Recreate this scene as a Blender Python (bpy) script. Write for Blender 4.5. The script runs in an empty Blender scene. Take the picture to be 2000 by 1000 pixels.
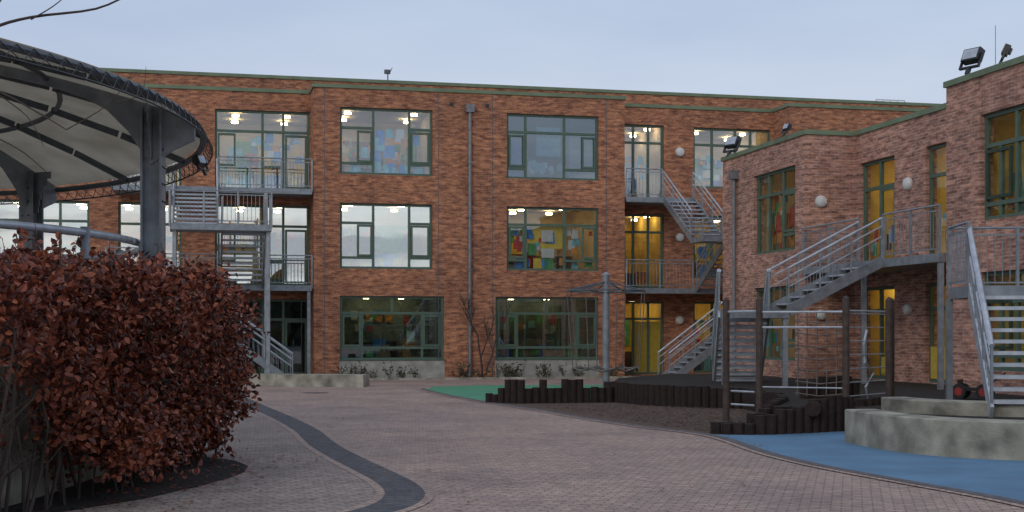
import bpy, math, random
from mathutils import Vector, Matrix
random.seed(7)
TH=math.radians(13.0); C=math.cos(TH); S=math.sin(TH); D0=50.0; H=1.7
def L(s,r,z=0.0): return Vector((s*C-r*S, D0+s*S+r*C, z))
# ------------------------------------------------------------------ materials
def newmat(name):
    m=bpy.data.materials.new(name); m.use_nodes=True
    nt=m.node_tree; b=nt.nodes['Principled BSDF']; return m,nt,b
def N(nt,t,**k):
    n=nt.nodes.new(t)
    for a,v in k.items(): setattr(n,a,v)
    return n
def simple(name,col,rough=.7,metal=0,var=.25,scale=6,bump=0.0,bscale=40):
    m,nt,b=newmat(name)
    tc=N(nt,'ShaderNodeTexCoord'); no=N(nt,'ShaderNodeTexNoise'); no.inputs['Scale'].default_value=scale; no.inputs['Detail'].default_value=6
    nt.links.new(tc.outputs['Object'],no.inputs['Vector'])
    r=N(nt,'ShaderNodeValToRGB'); r.color_ramp.elements[0].position=.3; r.color_ramp.elements[1].position=.7
    r.color_ramp.elements[0].color=tuple(c*(1-var) for c in col)+(1,); r.color_ramp.elements[1].color=tuple(min(1,c*(1+var)) for c in col)+(1,)
    nt.links.new(no.outputs['Fac'],r.inputs['Fac']); nt.links.new(r.outputs['Color'],b.inputs['Base Color'])
    b.inputs['Roughness'].default_value=rough; b.inputs['Metallic'].default_value=metal
    if bump>0:
        n2=N(nt,'ShaderNodeTexNoise'); n2.inputs['Scale'].default_value=bscale; n2.inputs['Detail'].default_value=4
        nt.links.new(tc.outputs['Object'],n2.inputs['Vector'])
        bp=N(nt,'ShaderNodeBump'); bp.inputs['Strength'].default_value=bump; bp.inputs['Distance'].default_value=.02
        nt.links.new(n2.outputs['Fac'],bp.inputs['Height']); nt.links.new(bp.outputs['Normal'],b.inputs['Normal'])
    return m
def ramp(nt,stops):
    r=N(nt,'ShaderNodeValToRGB'); e=r.color_ramp.elements
    e[0].position=stops[0][0]; e[0].color=tuple(stops[0][1])+(1,)
    e[1].position=stops[-1][0]; e[1].color=tuple(stops[-1][1])+(1,)
    for p,c in stops[1:-1]:
        x=e.new(p); x.color=tuple(c)+(1,)
    return r
def brickmat(name,c1,c2,mort,light):
    m,nt,b=newmat(name); lk=nt.links.new
    tc=N(nt,'ShaderNodeTexCoord'); sx=N(nt,'ShaderNodeSeparateXYZ'); lk(tc.outputs['Object'],sx.inputs[0])
    ad=N(nt,'ShaderNodeMath',operation='ADD'); lk(sx.outputs[0],ad.inputs[0]); lk(sx.outputs[1],ad.inputs[1])
    cx=N(nt,'ShaderNodeCombineXYZ'); lk(ad.outputs[0],cx.inputs[0]); lk(sx.outputs[2],cx.inputs[1])
    br=N(nt,'ShaderNodeTexBrick'); lk(cx.outputs[0],br.inputs['Vector'])
    br.inputs['Scale'].default_value=1; br.inputs['Brick Width'].default_value=.225; br.inputs['Row Height'].default_value=.075
    br.inputs['Mortar Size'].default_value=.007; br.inputs['Bias'].default_value=-.1; br.inputs['Mortar Smooth'].default_value=.3
    br.inputs['Color1'].default_value=c1+(1,); br.inputs['Color2'].default_value=c2+(1,); br.inputs['Mortar'].default_value=mort+(1,)
    mp=N(nt,'ShaderNodeMapping'); mp.inputs['Scale'].default_value=(2.0,7.5,1); lk(cx.outputs[0],mp.inputs[0])
    n1=N(nt,'ShaderNodeTexNoise'); n1.inputs['Scale'].default_value=1.2; n1.inputs['Detail'].default_value=5; n1.inputs['Roughness'].default_value=.8
    lk(mp.outputs[0],n1.inputs['Vector'])
    r1=ramp(nt,[(.37,(.42,.37,.37)),(.5,(1,1,1)),(.62,light)]); lk(n1.outputs['Fac'],r1.inputs['Fac'])
    mx=N(nt,'ShaderNodeMix',data_type='RGBA',blend_type='MULTIPLY'); mx.inputs['Factor'].default_value=.95
    lk(br.outputs['Color'],mx.inputs['A']); lk(r1.outputs['Color'],mx.inputs['B'])
    n2=N(nt,'ShaderNodeTexNoise'); n2.inputs['Scale'].default_value=.45; n2.inputs['Detail'].default_value=4; lk(cx.outputs[0],n2.inputs['Vector'])
    r2=ramp(nt,[(.3,(.74,.73,.74)),(.7,(1.18,1.14,1.08))]); lk(n2.outputs['Fac'],r2.inputs['Fac'])
    m2=N(nt,'ShaderNodeMix',data_type='RGBA',blend_type='MULTIPLY'); m2.inputs['Factor'].default_value=.9
    lk(mx.outputs['Result'],m2.inputs['A']); lk(r2.outputs['Color'],m2.inputs['B'])
    lk(m2.outputs['Result'],b.inputs['Base Color']); b.inputs['Roughness'].default_value=.9
    bp=N(nt,'ShaderNodeBump'); bp.inputs['Strength'].default_value=.5; bp.inputs['Distance'].default_value=.01; bp.invert=True
    lk(br.outputs['Fac'],bp.inputs['Height']); lk(bp.outputs['Normal'],b.inputs['Normal'])
    return m
def pavermat(name,c1,c2,mort,rot=.3,bw=.2,rh=.1):
    m,nt,b=newmat(name); lk=nt.links.new
    tc=N(nt,'ShaderNodeTexCoord'); mp=N(nt,'ShaderNodeMapping'); mp.inputs['Rotation'].default_value=(0,0,rot); lk(tc.outputs['Object'],mp.inputs[0])
    br=N(nt,'ShaderNodeTexBrick'); lk(mp.outputs[0],br.inputs['Vector']); br.inputs['Scale'].default_value=1
    br.inputs['Brick Width'].default_value=bw; br.inputs['Row Height'].default_value=rh; br.inputs['Mortar Size'].default_value=.008; br.inputs['Mortar Smooth'].default_value=.4
    br.inputs['Color1'].default_value=c1+(1,); br.inputs['Color2'].default_value=c2+(1,); br.inputs['Mortar'].default_value=mort+(1,)
    n=N(nt,'ShaderNodeTexNoise'); n.inputs['Scale'].default_value=.55; n.inputs['Detail'].default_value=8; n.inputs['Roughness'].default_value=.65; lk(tc.outputs['Object'],n.inputs['Vector'])
    r=ramp(nt,[(.3,(.68,.68,.70)),(.5,(.95,.95,.95)),(.72,(1.17,1.14,1.1))]); lk(n.outputs['Fac'],r.inputs['Fac'])
    mx=N(nt,'ShaderNodeMix',data_type='RGBA',blend_type='MULTIPLY'); mx.inputs['Factor'].default_value=1
    lk(br.outputs['Color'],mx.inputs['A']); lk(r.outputs['Color'],mx.inputs['B'])
    n3=N(nt,'ShaderNodeTexNoise'); n3.inputs['Scale'].default_value=9; n3.inputs['Detail'].default_value=6; lk(tc.outputs['Object'],n3.inputs['Vector'])
    r3=ramp(nt,[(.35,(.70,.70,.71)),(.65,(1.12,1.11,1.1))]); lk(n3.outputs['Fac'],r3.inputs['Fac'])
    m3=N(nt,'ShaderNodeMix',data_type='RGBA',blend_type='MULTIPLY'); m3.inputs['Factor'].default_value=.9
    lk(mx.outputs['Result'],m3.inputs['A']); lk(r3.outputs['Color'],m3.inputs['B'])
    lk(m3.outputs['Result'],b.inputs['Base Color']); b.inputs['Roughness'].default_value=.75
    bp=N(nt,'ShaderNodeBump'); bp.inputs['Strength'].default_value=.7; bp.inputs['Distance'].default_value=.01; bp.invert=True
    lk(br.outputs['Fac'],bp.inputs['Height']); lk(bp.outputs['Normal'],b.inputs['Normal'])
    return m
def glassmat(name,fac,tint=(.85,.92,.95)):
    m=bpy.data.materials.new(name); m.use_nodes=True; nt=m.node_tree; nt.nodes.clear(); lk=nt.links.new
    o=N(nt,'ShaderNodeOutputMaterial'); mx=N(nt,'ShaderNodeMixShader'); t=N(nt,'ShaderNodeBsdfTransparent'); g=N(nt,'ShaderNodeBsdfGlossy')
    g.inputs['Roughness'].default_value=.01; g.inputs['Color'].default_value=(.85,.95,1,1); t.inputs['Color'].default_value=tint+(1,)
    tc=N(nt,'ShaderNodeTexCoord'); n=N(nt,'ShaderNodeTexNoise'); n.inputs['Scale'].default_value=.9; n.inputs['Detail'].default_value=1; lk(tc.outputs['Object'],n.inputs['Vector'])
    bp=N(nt,'ShaderNodeBump'); bp.inputs['Strength'].default_value=.06; bp.inputs['Distance'].default_value=.03; lk(n.outputs['Fac'],bp.inputs['Height']); lk(bp.outputs['Normal'],g.inputs['Normal'])
    mx.inputs[0].default_value=fac; lk(t.outputs[0],mx.inputs[1]); lk(g.outputs[0],mx.inputs[2]); lk(mx.outputs[0],o.inputs[0]); return m
def emis(name,col,st):
    m,nt,b=newmat(name); b.inputs['Base Color'].default_value=col+(1,); b.inputs['Emission Color'].default_value=col+(1,); b.inputs['Emission Strength'].default_value=st; return m
brick=brickmat('brick_red',(.45,.185,.095),(.25,.09,.052),(.30,.215,.16),(1.5,1.55,1.45))
brickw=brickmat('brick_pink',(.50,.25,.175),(.26,.125,.095),(.44,.36,.32),(1.4,1.5,1.55))
green=simple('green_frame',(.08,.13,.095),.5,var=.12)
greenc=simple('green_coping',(.15,.20,.12),.6,var=.2,scale=2)
plinth=simple('plinth_concrete',(.36,.35,.31),.9,bump=.3,scale=3)
conc=simple('concrete',(.31,.295,.24),.9,var=.55,bump=.5,scale=2.2,bscale=25)
steel=simple('galvanised_steel',(.24,.265,.29),.45,.3,var=.25,scale=5)
steell=simple('galvanised_steel_light',(.46,.50,.55),.4,.3,var=.2,scale=5)
steeld=simple('steel_dark',(.10,.115,.13),.5,.3,var=.2)
pipe=simple('downpipe_grey',(.20,.20,.21),.5,.3)
white=simple('white_plastic',(.62,.62,.60),.4,var=.05)
black=simple('black_metal',(.02,.02,.022),.4,var=.2)
timber=simple('dark_timber',(.022,.011,.009),.85,var=.45,scale=9,bump=.4)
timberp=simple('post_timber',(.07,.05,.042),.8,var=.35,scale=9,bump=.3)
soil=simple('soil',(.02,.016,.013),1,var=.5,scale=12,bump=.9,bscale=30)
mulch=simple('bark_mulch',(.11,.07,.05),1,var=.85,scale=14,bump=1,bscale=35)
blue=simple('blue_rubber',(.11,.225,.35),.85,var=.16,scale=1.2,bump=.2,bscale=150)
greenr=simple('green_rubber',(.08,.29,.17),.85,var=.12,scale=1.5,bump=.2,bscale=150)
asph=simple('asphalt',(.06,.06,.062),.9,var=.25,scale=3,bump=.3)
pav=pavermat('paving_pink',(.52,.375,.31),(.39,.285,.245),(.19,.145,.125),.25)
pavg=pavermat('paving_grey',(.45,.355,.30),(.33,.27,.235),(.16,.13,.115),-.5)
pave=pavermat('paving_edge',(.56,.41,.34),(.46,.34,.29),(.2,.16,.14),.9,.1,.1)
band=pavermat('paving_band',(.15,.145,.16),(.085,.083,.095),(.045,.045,.045),.9,.1,.1)
kerb=simple('kerb_edge',(.12,.11,.115),.9,var=.3,scale=8)
def memb():
    m=bpy.data.materials.new('canopy_membrane'); m.use_nodes=True; nt=m.node_tree; b=nt.nodes['Principled BSDF']; o=nt.nodes['Material Output']
    tc=N(nt,'ShaderNodeTexCoord'); n=N(nt,'ShaderNodeTexNoise'); n.inputs['Scale'].default_value=1.3; n.inputs['Detail'].default_value=6; nt.links.new(tc.outputs['Object'],n.inputs['Vector'])
    r=ramp(nt,[(.3,(.38,.33,.24)),(.7,(.62,.56,.43))]); nt.links.new(n.outputs['Fac'],r.inputs['Fac']); nt.links.new(r.outputs[0],b.inputs['Base Color']); b.inputs['Roughness'].default_value=.7
    t=N(nt,'ShaderNodeBsdfTranslucent'); nt.links.new(r.outputs[0],t.inputs['Color']); mx=N(nt,'ShaderNodeMixShader'); mx.inputs[0].default_value=.35
    nt.links.new(b.outputs[0],mx.inputs[1]); nt.links.new(t.outputs[0],mx.inputs[2]); nt.links.new(mx.outputs[0],o.inputs[0]); return m
membrane=memb()
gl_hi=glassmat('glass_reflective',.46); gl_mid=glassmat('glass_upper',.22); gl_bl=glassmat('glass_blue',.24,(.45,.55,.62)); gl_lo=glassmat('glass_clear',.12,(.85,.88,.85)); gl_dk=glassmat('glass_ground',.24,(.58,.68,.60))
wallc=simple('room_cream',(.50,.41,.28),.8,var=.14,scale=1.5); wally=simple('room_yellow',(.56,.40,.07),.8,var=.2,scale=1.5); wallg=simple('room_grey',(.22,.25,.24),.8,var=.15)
floorm=simple('room_floor',(.22,.15,.09),.7); dkf=simple('dark_furniture',(.06,.05,.045),.7); pboard=simple('pin_board',(.12,.16,.10),.9)
lampw=emis('lamp_disc',(1,.78,.44),26)
yel=simple('yellow_panel',(.62,.44,.06),.6,var=.1)
cols=[simple('paper_white',(.5,.5,.5),.8,var=.05),simple('paper_blue',(.05,.19,.45),.8),simple('paper_red',(.42,.05,.04),.8),simple('paper_green',(.08,.28,.10),.8),simple('paper_orange',(.55,.22,.04),.8),simple('paper_teal',(.15,.38,.42),.8)]
# ------------------------------------------------------------------ mesh accumulator
class M:
    def __init__(s): s.v=[];s.f=[];s.mi=[];s.mats=[]
    def idx(s,m):
        if m not in s.mats: s.mats.append(m)
        return s.mats.index(m)
    def add(s,vs,fs,m):
        o=len(s.v); i=s.idx(m); s.v.extend([tuple(v) for v in vs])
        for f in fs: s.f.append([o+k for k in f]); s.mi.append(i)
    def hexa(s,v,m): s.add(v,[(0,3,2,1),(4,5,6,7),(0,1,5,4),(1,2,6,5),(2,3,7,6),(3,0,4,7)],m)
    def box(s,x0,x1,y0,y1,z0,z1,m): s.hexa([(x0,y0,z0),(x1,y0,z0),(x1,y1,z0),(x0,y1,z0),(x0,y0,z1),(x1,y0,z1),(x1,y1,z1),(x0,y1,z1)],m)
    def pbox(s,P,a0,a1,d0,d1,z0,z1,m): s.hexa([P(a0,d0,z0),P(a1,d0,z0),P(a1,d1,z0),P(a0,d1,z0),P(a0,d0,z1),P(a1,d0,z1),P(a1,d1,z1),P(a0,d1,z1)],m)
    def beam(s,p,q,w,h,m):
        p=Vector(p);q=Vector(q);d=(q-p)
        if d.length<1e-6: return
        d.normalize(); n=d.cross(Vector((0,0,1)))
        if n.length<1e-3: n=Vector((1,0,0))
        n.normalize(); u=n.cross(d).normalized(); n=n*w/2;u=u*h/2
        s.hexa([p-n-u,p+n-u,p+n+u,p-n+u,q-n-u,q+n-u,q+n+u,q-n+u],m)
    def tube(s,pts,r,m,n=6,r2=None):
        pts=[Vector(p) for p in pts]; vs=[];fs=[];k=len(pts)
        for i,p in enumerate(pts):
            d=(pts[min(i+1,k-1)]-pts[max(i-1,0)]).normalized()
            a=d.cross(Vector((0,0,1)))
            if a.length<.05: a=d.cross(Vector((1,0,0)))
            a.normalize(); b=d.cross(a)
            rr=r if r2 is None else r+(r2-r)*i/(k-1)
            for j in range(n):
                t=2*math.pi*j/n; vs.append(p+a*rr*math.cos(t)+b*rr*math.sin(t))
        for i in range(k-1):
            for j in range(n):
                fs.append((i*n+j,i*n+(j+1)%n,(i+1)*n+(j+1)%n,(i+1)*n+j))
        fs.append(tuple(range(n))[::-1]); fs.append(tuple(range((k-1)*n,k*n)))
        s.add(vs,fs,m)
    def prism(s,poly,z0,z1,m,mt=None):
        n=len(poly); vs=[(p[0],p[1],z0) for p in poly]+[(p[0],p[1],z1) for p in poly]
        s.add(vs,[(i,(i+1)%n,n+(i+1)%n,n+i) for i in range(n)]+[tuple(range(n))[::-1]],m)
        s.add(vs[n:],[tuple(range(n))],mt or m)
    def sheet(s,poly,z,m): s.add([(p[0],p[1],z) for p in poly],[tuple(range(len(poly)))],m)
    def ribbon(s,pts,w,z,m,off=0):
        pts=[Vector((p[0],p[1],0)) for p in pts]; vs=[]
        for i,p in enumerate(pts):
            d=(pts[min(i+1,len(pts)-1)]-pts[max(i-1,0)]).normalized(); nn=Vector((-d.y,d.x,0)); c=p+nn*off; nn=nn*w/2
            vs+= [(c.x-nn.x,c.y-nn.y,z),(c.x+nn.x,c.y+nn.y,z)]
        s.add(vs,[(2*i,2*i+2,2*i+3,2*i+1) for i in range(len(pts)-1)],m)
def make(name,a,parent=None,smooth=False):
    me=bpy.data.meshes.new(name); me.from_pydata(a.v,[],a.f)
    for m in a.mats: me.materials.append(m)
    me.polygons.foreach_set('material_index',a.mi)
    if smooth: me.polygons.foreach_set('use_smooth',[True]*len(a.f))
    me.update(); ob=bpy.data.objects.new(name,me); bpy.context.collection.objects.link(ob)
    if parent: ob.parent=parent
    return ob
def spline(pts,k=6):
    pts=[Vector((p[0],p[1],p[2] if len(p)>2 else 0)) for p in pts]; out=[]
    for i in range(len(pts)-1):
        a=pts[max(i-1,0)];b=pts[i];c=pts[i+1];d=pts[min(i+2,len(pts)-1)]
        for j in range(k):
            t=j/k; out.append(.5*((2*b)+(c-a)*t+(2*a-5*b+4*c-d)*t*t+(3*b-a-3*c+d)*t**3))
    out.append(pts[-1]); return out
# ------------------------------------------------------------------ building
bld=bpy.data.objects.new('school_building',None); bpy.context.collection.objects.link(bld)
bld.location=(0,D0,0); bld.rotation_euler=(0,0,TH)
F=lambda r0:(lambda a,d,z:(a,r0+d,z))
W=lambda s0:(lambda a,d,z:(s0+d,a,z))
wl=M(); fr=M(); gls=M(); rm=M(); trim=M(); det=M()
def wall(P,a0,a1,z0,z1,holes,m,rev=.32):
    xs=sorted({a0,a1}|{h[0] for h in holes}|{h[1] for h in holes}); zs=sorted({z0,z1}|{h[2] for h in holes}|{h[3] for h in holes})
    xs=[x for x in xs if a0<=x<=a1]; zs=[z for z in zs if z0<=z<=z1]
    for i in range(len(xs)-1):
        for j in range(len(zs)-1):
            cx=(xs[i]+xs[i+1])/2; cz=(zs[j]+zs[j+1])/2
            if any(h[0]<cx<h[1] and h[2]<cz<h[3] for h in holes): continue
            wl.add([P(xs[i],0,zs[j]),P(xs[i+1],0,zs[j]),P(xs[i+1],0,zs[j+1]),P(xs[i],0,zs[j+1])],[(0,1,2,3)],m)
    for h in holes:
        q=[(h[0],h[2]),(h[1],h[2]),(h[1],h[3]),(h[0],h[3])]
        for k in range(4):
            a=q[k];b=q[(k+1)%4]
            wl.add([P(a[0],0,a[1]),P(b[0],0,b[1]),P(b[0],rev,b[1]),P(a[0],rev,a[1])],[(0,1,2,3)],m)
def room(P,a0,a1,z0,z1,wm,lit=2,depth=4.5,seed=0):
    a0-=.25;a1+=.25;z0-=.15;z1+=.2;d0=.325
    q=lambda *c,m=wm: rm.add([P(*x) for x in c],[(0,1,2,3)],m)
    q((a0,d0+depth,z0),(a1,d0+depth,z0),(a1,d0+depth,z1),(a0,d0+depth,z1))
    q((a0,d0,z0),(a0,d0+depth,z0),(a0,d0+depth,z1),(a0,d0,z1)); q((a1,d0,z0),(a1,d0+depth,z0),(a1,d0+depth,z1),(a1,d0,z1))
    q((a0,d0,z1),(a1,d0,z1),(a1,d0+depth,z1),(a0,d0+depth,z1),m=wallc if lit else wm); q((a0,d0,z0),(a1,d0,z0),(a1,d0+depth,z0),(a0,d0+depth,z0),m=floorm)
    rr=random.Random(seed+int(a0*13))
    for k in range(lit):
        a=a0+(a1-a0)*(k+.5)/lit+rr.uniform(-.3,.3)
        for dd in (1.4+rr.uniform(-.3,.4),3.2) if depth>3.5 else (1.5,):
            pts=[P(a+.13*math.cos(t*math.pi/5),d0+dd+.13*math.sin(t*math.pi/5),0) for t in range(10)]
            rm.prism(pts,z1-.16,z1-.09,lampw)
    h=z1-z0
    k=0;a=a0+.15
    while a<a1-.5:
        w=rr.uniform(.5,1.3); w=min(w,a1-.1-a)
        if rr.random()<.75: rm.pbox(P,a,a+w,d0+depth-.06,d0+depth-.02,z0+h*.38,z0+h*rr.uniform(.7,.8),rr.choice([pboard,floorm,cols[1],cols[3],cols[4],yel]))
        if rr.random()<.7: rm.pbox(P,a,a+w,d0+depth-.5,d0+depth-.1,z0+.02,z0+h*rr.uniform(.25,.36),rr.choice([floorm,dkf,yel,dkf]))
        a+=w+rr.uniform(.05,.3)
    for k in range(int((a1-a0)*4)):
        a=rr.uniform(a0+.2,a1-.6); zz=rr.uniform(z0+h*.4,z0+h*.7); w=rr.uniform(.15,.35)
        rm.pbox(P,a,a+w,d0+depth-.09,d0+depth-.08+.001*k,zz,zz+rr.uniform(.15,.4),rr.choice(cols))
    for k in range(int((a1-a0)*1.6)):
        a=rr.uniform(a0+.2,a1-.8); w=rr.uniform(.3,.7)
        rm.pbox(P,a,a+w,d0+.8+.25*k,d0+1.1+.25*k,z0+.02,z0+rr.uniform(.4,.95),rr.choice(cols+[yel,floorm,dkf,dkf]))
def papers(P,a0,a1,z0,z1,n,seed,pal,smin=.12,smax=.35):
    rr=random.Random(seed)
    for k in range(n):
        w=rr.uniform(smin,smax);h=w*rr.uniform(.8,1.4);a=rr.uniform(a0+.1,a1-w-.1);z=rr.uniform(z0,max(z0+.01,z1-h))
        d=.24+.002*k
        rm.add([P(a,d,z),P(a+w,d,z),P(a+w*rr.uniform(.8,1),d,z+h),P(a+w*rr.uniform(0,.2),d,z+h)],[(0,1,2,3)],rr.choice(pal))
def window(P,a0,a1,z0,z1,V,Hh,gm,fw=.085,door=None):
    d0,d1=.10,.19
    e=.006
    fr.pbox(P,a0+e,a0+fw,d0,d1,z0+e,z1-e,green); fr.pbox(P,a1-fw,a1-e,d0,d1,z0+e,z1-e,green)
    fr.pbox(P,a0+fw,a1-fw,d0,d1,z0+e,z0+fw,green); fr.pbox(P,a0+fw,a1-fw,d0,d1,z1-fw,z1-e,green)
    w=a1-a0;h=z1-z0
    for (x,y0,y1) in V:
        ya=z0+h*y0 if y0>0 else z0+fw; yb=z0+h*y1 if y1<1 else z1-fw
        fr.pbox(P,a0+w*x-.045,a0+w*x+.045,d0+.004,d1-.004,ya,yb,green)
    for (y,x0,x1) in Hh:
        xa=a0+w*x0 if x0>0 else a0+fw; xb=a0+w*x1 if x1<1 else a1-fw
        fr.pbox(P,xa,xb,d0-.004,d1-.008,z0+h*y-.045,z0+h*y+.045,green)
    xs=[0]+sorted(x for x,y0,y1 in V if y0==0 and y1==1)+[1]
    for i in range(len(xs)-1):
        b0=a0+.03+(w-.06)*xs[i]; b1=a0+.03+(w-.06)*xs[i+1]; o=random.uniform(-.004,.004);o2=random.uniform(-.003,.003)
        gls.add([P(b0,.15+o,z0+.03),P(b1,.15-o,z0+.03),P(b1,.15-o+o2,z1-.03),P(b0,.15+o+o2,z1-.03)],[(0,1,2,3)],gm)
def sash(P,a0,a1,z0,z1):
    t=.07
    fr.pbox(P,a0,a0+t,.07,.13,z0,z1,green);fr.pbox(P,a1-t,a1,.07,.13,z0,z1,green)
    fr.pbox(P,a0+t,a1-t,.07,.13,z0,z0+t,green);fr.pbox(P,a0+t,a1-t,.07,.13,z1-t,z1,green)
G=(.7,3.05);F1=(4.05,6.45);F2=(7.5,9.95); TOP=10.72
P0=F(0.0)
lw=(-6.44,-3.02); rw=(-.2,3.39)
lg=(-6.44,-2.59); rg=(-.63,3.39)
holes=[lw+F1,lw+F2,rw+F1,rw+F2,lg+G,rg+G]
wall(P0,-7.39,4.43,0,TOP,holes,brick)
for zr,g,k in((F1,gl_hi,1),(F2,gl_mid,2)):
    window(P0,lw[0],lw[1],zr[0],zr[1],[(.36,0,1),(.75,0,1)],[(.7,0,.36),(.7,.75,1),(.17,0,.36),(.17,.75,1)],g)
    sash(P0,lw[0]+.09+.55,lw[0]+1.2,zr[0]+.46,zr[0]+1.62); sash(P0,lw[0]+2.62,lw[1]-.1,zr[0]+.46,zr[0]+1.62)
    window(P0,rw[0],rw[1],zr[0],zr[1],[(.21,0,1),(.63,0,1)],[(.72,0,1),(.16,0,.21),(.16,.63,1)],gl_lo if k==1 else gl_bl)
    sash(P0,rw[0]+.1,rw[0]+.7,zr[0]+.46,zr[0]+1.66); sash(P0,rw[0]+2.95,rw[1]-.1,zr[0]+.46,zr[0]+1.66)
    for w_ in (lw,rw):
        wm=wallg if (k==2 and w_ is rw) else wallc
        room(P0,w_[0],w_[1],zr[0],zr[1],wm,0 if wm is wallg else 2,seed=k*7)
papers(P0,lw[0],lw[1],8.0,9.3,12,3,[cols[5],cols[0],cols[4],cols[1]],.2,.45)
papers(P0,lw[0],lw[1],7.55,7.95,12,9,[cols[5],cols[0],cols[1],cols[1]],.2,.4)
papers(P0,lw[0],lw[1],4.1,4.5,14,4,[yel,yel,cols[1],cols[2],cols[4]],.15,.5)
rm.pbox(P0,-5.2,-4.3,.26,.3,4.1,4.62,cols[1]); rm.pbox(P0,-4.2,-3.1,.26,.3,4.08,4.5,yel); rm.pbox(P0,-6.35,-5.3,.26,.3,4.08,4.35,cols[4])
papers(P0,rw[0],rw[1],4.6,5.7,24,5,cols+[cols[1],cols[0],cols[2]],.12,.4)
papers(P0,rw[0],rw[1],4.1,4.55,18,6,cols+[yel,cols[3],cols[1]],.12,.35)
rm.pbox(P0,.75,2.2,.30,.31,4.9,5.75,yel); rm.pbox(P0,1.2,1.65,.235,.238,5.15,5.6,cols[0]);rm.pbox(P0,1.2,1.7,.235,.238,4.55,4.9,cols[0])
papers(P0,rw[0]+.7,rw[1]-.7,7.7,8.3,16,8,[cols[5],cols[0]],.15,.3)
rm.pbox(P0,1.0,1.95,.26,.28,8.4,9.5,cols[5]); rm.pbox(P0,-.1,.45,.26,.28,7.6,9.1,cols[1]); rm.pbox(P0,2.3,3.3,.27,.28,7.6,9.2,wallg)
for w_ in (lg,rg):
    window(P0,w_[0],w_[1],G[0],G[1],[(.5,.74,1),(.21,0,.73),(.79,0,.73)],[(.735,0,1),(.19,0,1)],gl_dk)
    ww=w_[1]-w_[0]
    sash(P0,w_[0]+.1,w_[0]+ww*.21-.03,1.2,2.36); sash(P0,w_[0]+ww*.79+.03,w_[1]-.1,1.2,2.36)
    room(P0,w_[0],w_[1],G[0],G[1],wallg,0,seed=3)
    det.pbox(P0,w_[0]-.02,w_[1]+.02,-.012,.02,.02,.69,plinth)
    det.pbox(P0,w_[0]-.05,w_[1]+.05,-.05,.1,.69,.72,green)
rm.pbox(P0,-3.95,-3.65,.24,.26,1.35,1.75,cols[0]); 
# added glowing boxes at the back, brighten the dim ground floor rooms
for a_ in(-5.0,-3.6,.9,2.4): rm.pbox(P0,a_-.1,a_+.1,4.0,4.2,3.05,3.1,lampw)
papers(P0,lg[0],lg[1],.8,1.2,8,91,[cols[3],dkf,floorm],.2,.4); papers(P0,rg[0],rg[1],.8,1.2,8,92,[cols[3],dkf,floorm],.2,.4)
def plain(P,a0,a1,z0,z1,m): wl.add([P(a0,0,z0),P(a1,0,z0),P(a1,0,z1),P(a0,0,z1)],[(0,1,2,3)],m)
plain(W(-7.39),0,1.5,0,TOP,brick); plain(W(4.43),0,1.5,0,TOP,brick)
P1=F(1.5)
lb=[(-10.88,-7.42),(-14.3,-12.07),(-18.9,-15.3),(-24.2,-20.2)]
fl=[(.05,2.95),(3.45,6.45),(6.98,9.95)]
hl=[]
for i,w_ in enumerate(lb):
    for j,z_ in enumerate(fl):
        zz=z_ if i<2 else (G,F1,F2)[j]
        hl.append(w_+zz)
        window(P1,w_[0],w_[1],zz[0],zz[1],[(.5,.0,1),(.72,0,1)] if i!=1 else [(.5,0,1)],[(.74,0,1),(.3,.5,.72)] if i<2 else [(.7,0,1),(.18,0,1)],(gl_dk,gl_hi,gl_mid)[j])
        if i==0: sash(P1,w_[1]-.9,w_[1]-.1,zz[0]+.1,zz[0]+2.1); sash(P1,w_[0]+.1,w_[0]+.75,zz[0]+.9,zz[0]+2.1)
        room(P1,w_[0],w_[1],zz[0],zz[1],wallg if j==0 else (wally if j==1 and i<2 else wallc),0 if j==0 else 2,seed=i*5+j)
papers(P1,-10.8,-7.5,8.0,9.3,20,31,[cols[5],cols[0],cols[1]],.15,.35)
papers(P1,-10.8,-7.5,7.0,7.6,10,32,[cols[5],cols[0],cols[1],yel],.2,.45)
papers(P1,-10.8,-7.5,3.6,4.9,18,33,[yel,yel,yel,cols[0],cols[4]],.3,.8)
papers(P1,-14.2,-12.1,3.6,4.5,10,34,[yel,yel,cols[4]],.3,.8)
wall(P1,-26,-7.39,0,TOP,hl,brick)
hr=[(4.6,6.55,.05,2.95),(4.6,6.55,3.45,6.4),(4.6,6.55,6.98,9.95),(7.8,11.1,7.5,9.92),(7.8,11.1,3.9,6.4),(7.8,11.1,.1,2.95)]
wall(P1,4.43,11.2,0,TOP,hr,brick)
for i,h_ in enumerate(hr):
    if i<3: window(P1,*h_,[(.36,0,1),(.68,0,1)],[(.76,0,1)],(gl_lo,gl_lo,gl_mid)[i])
    else: window(P1,*h_,[(.25,0,1),(.55,0,1),(.75,0,1)],[(.72,0,1)],(gl_mid if i==3 else gl_lo))
    room(P1,*h_,wallc if i in(2,3) else wally,2,depth=4.5,seed=50+i)
for (a,b) in((5.35,5.9),(5.98,6.45)): fr.pbox(P1,a,b,.16,.2,.12,2.15,yel)
papers(P1,4.7,6.5,7.1,8.9,12,41,[cols[5],cols[1],cols[0]],.15,.35)
papers(P1,7.9,11,7.6,8.9,16,42,[cols[5],cols[1],cols[0]],.15,.35)
papers(P1,7.9,11,3.9,5.2,14,43,cols+[yel],.15,.4)
wall(P0,11.2,30,0,TOP,[],brick); plain(W(11.2),0,1.5,0,TOP,brick)
plain(F(5),-30,30,10.3,11.9,brick); plain(W(-30),5,16,0,11.9,brick); plain(W(30),0,16,0,11.9,brick); plain(F(16),-30,30,0,11.9,brick)
plain(F(1.5),-30,-26,0,TOP,brick); plain(W(-30),1.5,5,0,TOP,brick)
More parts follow.
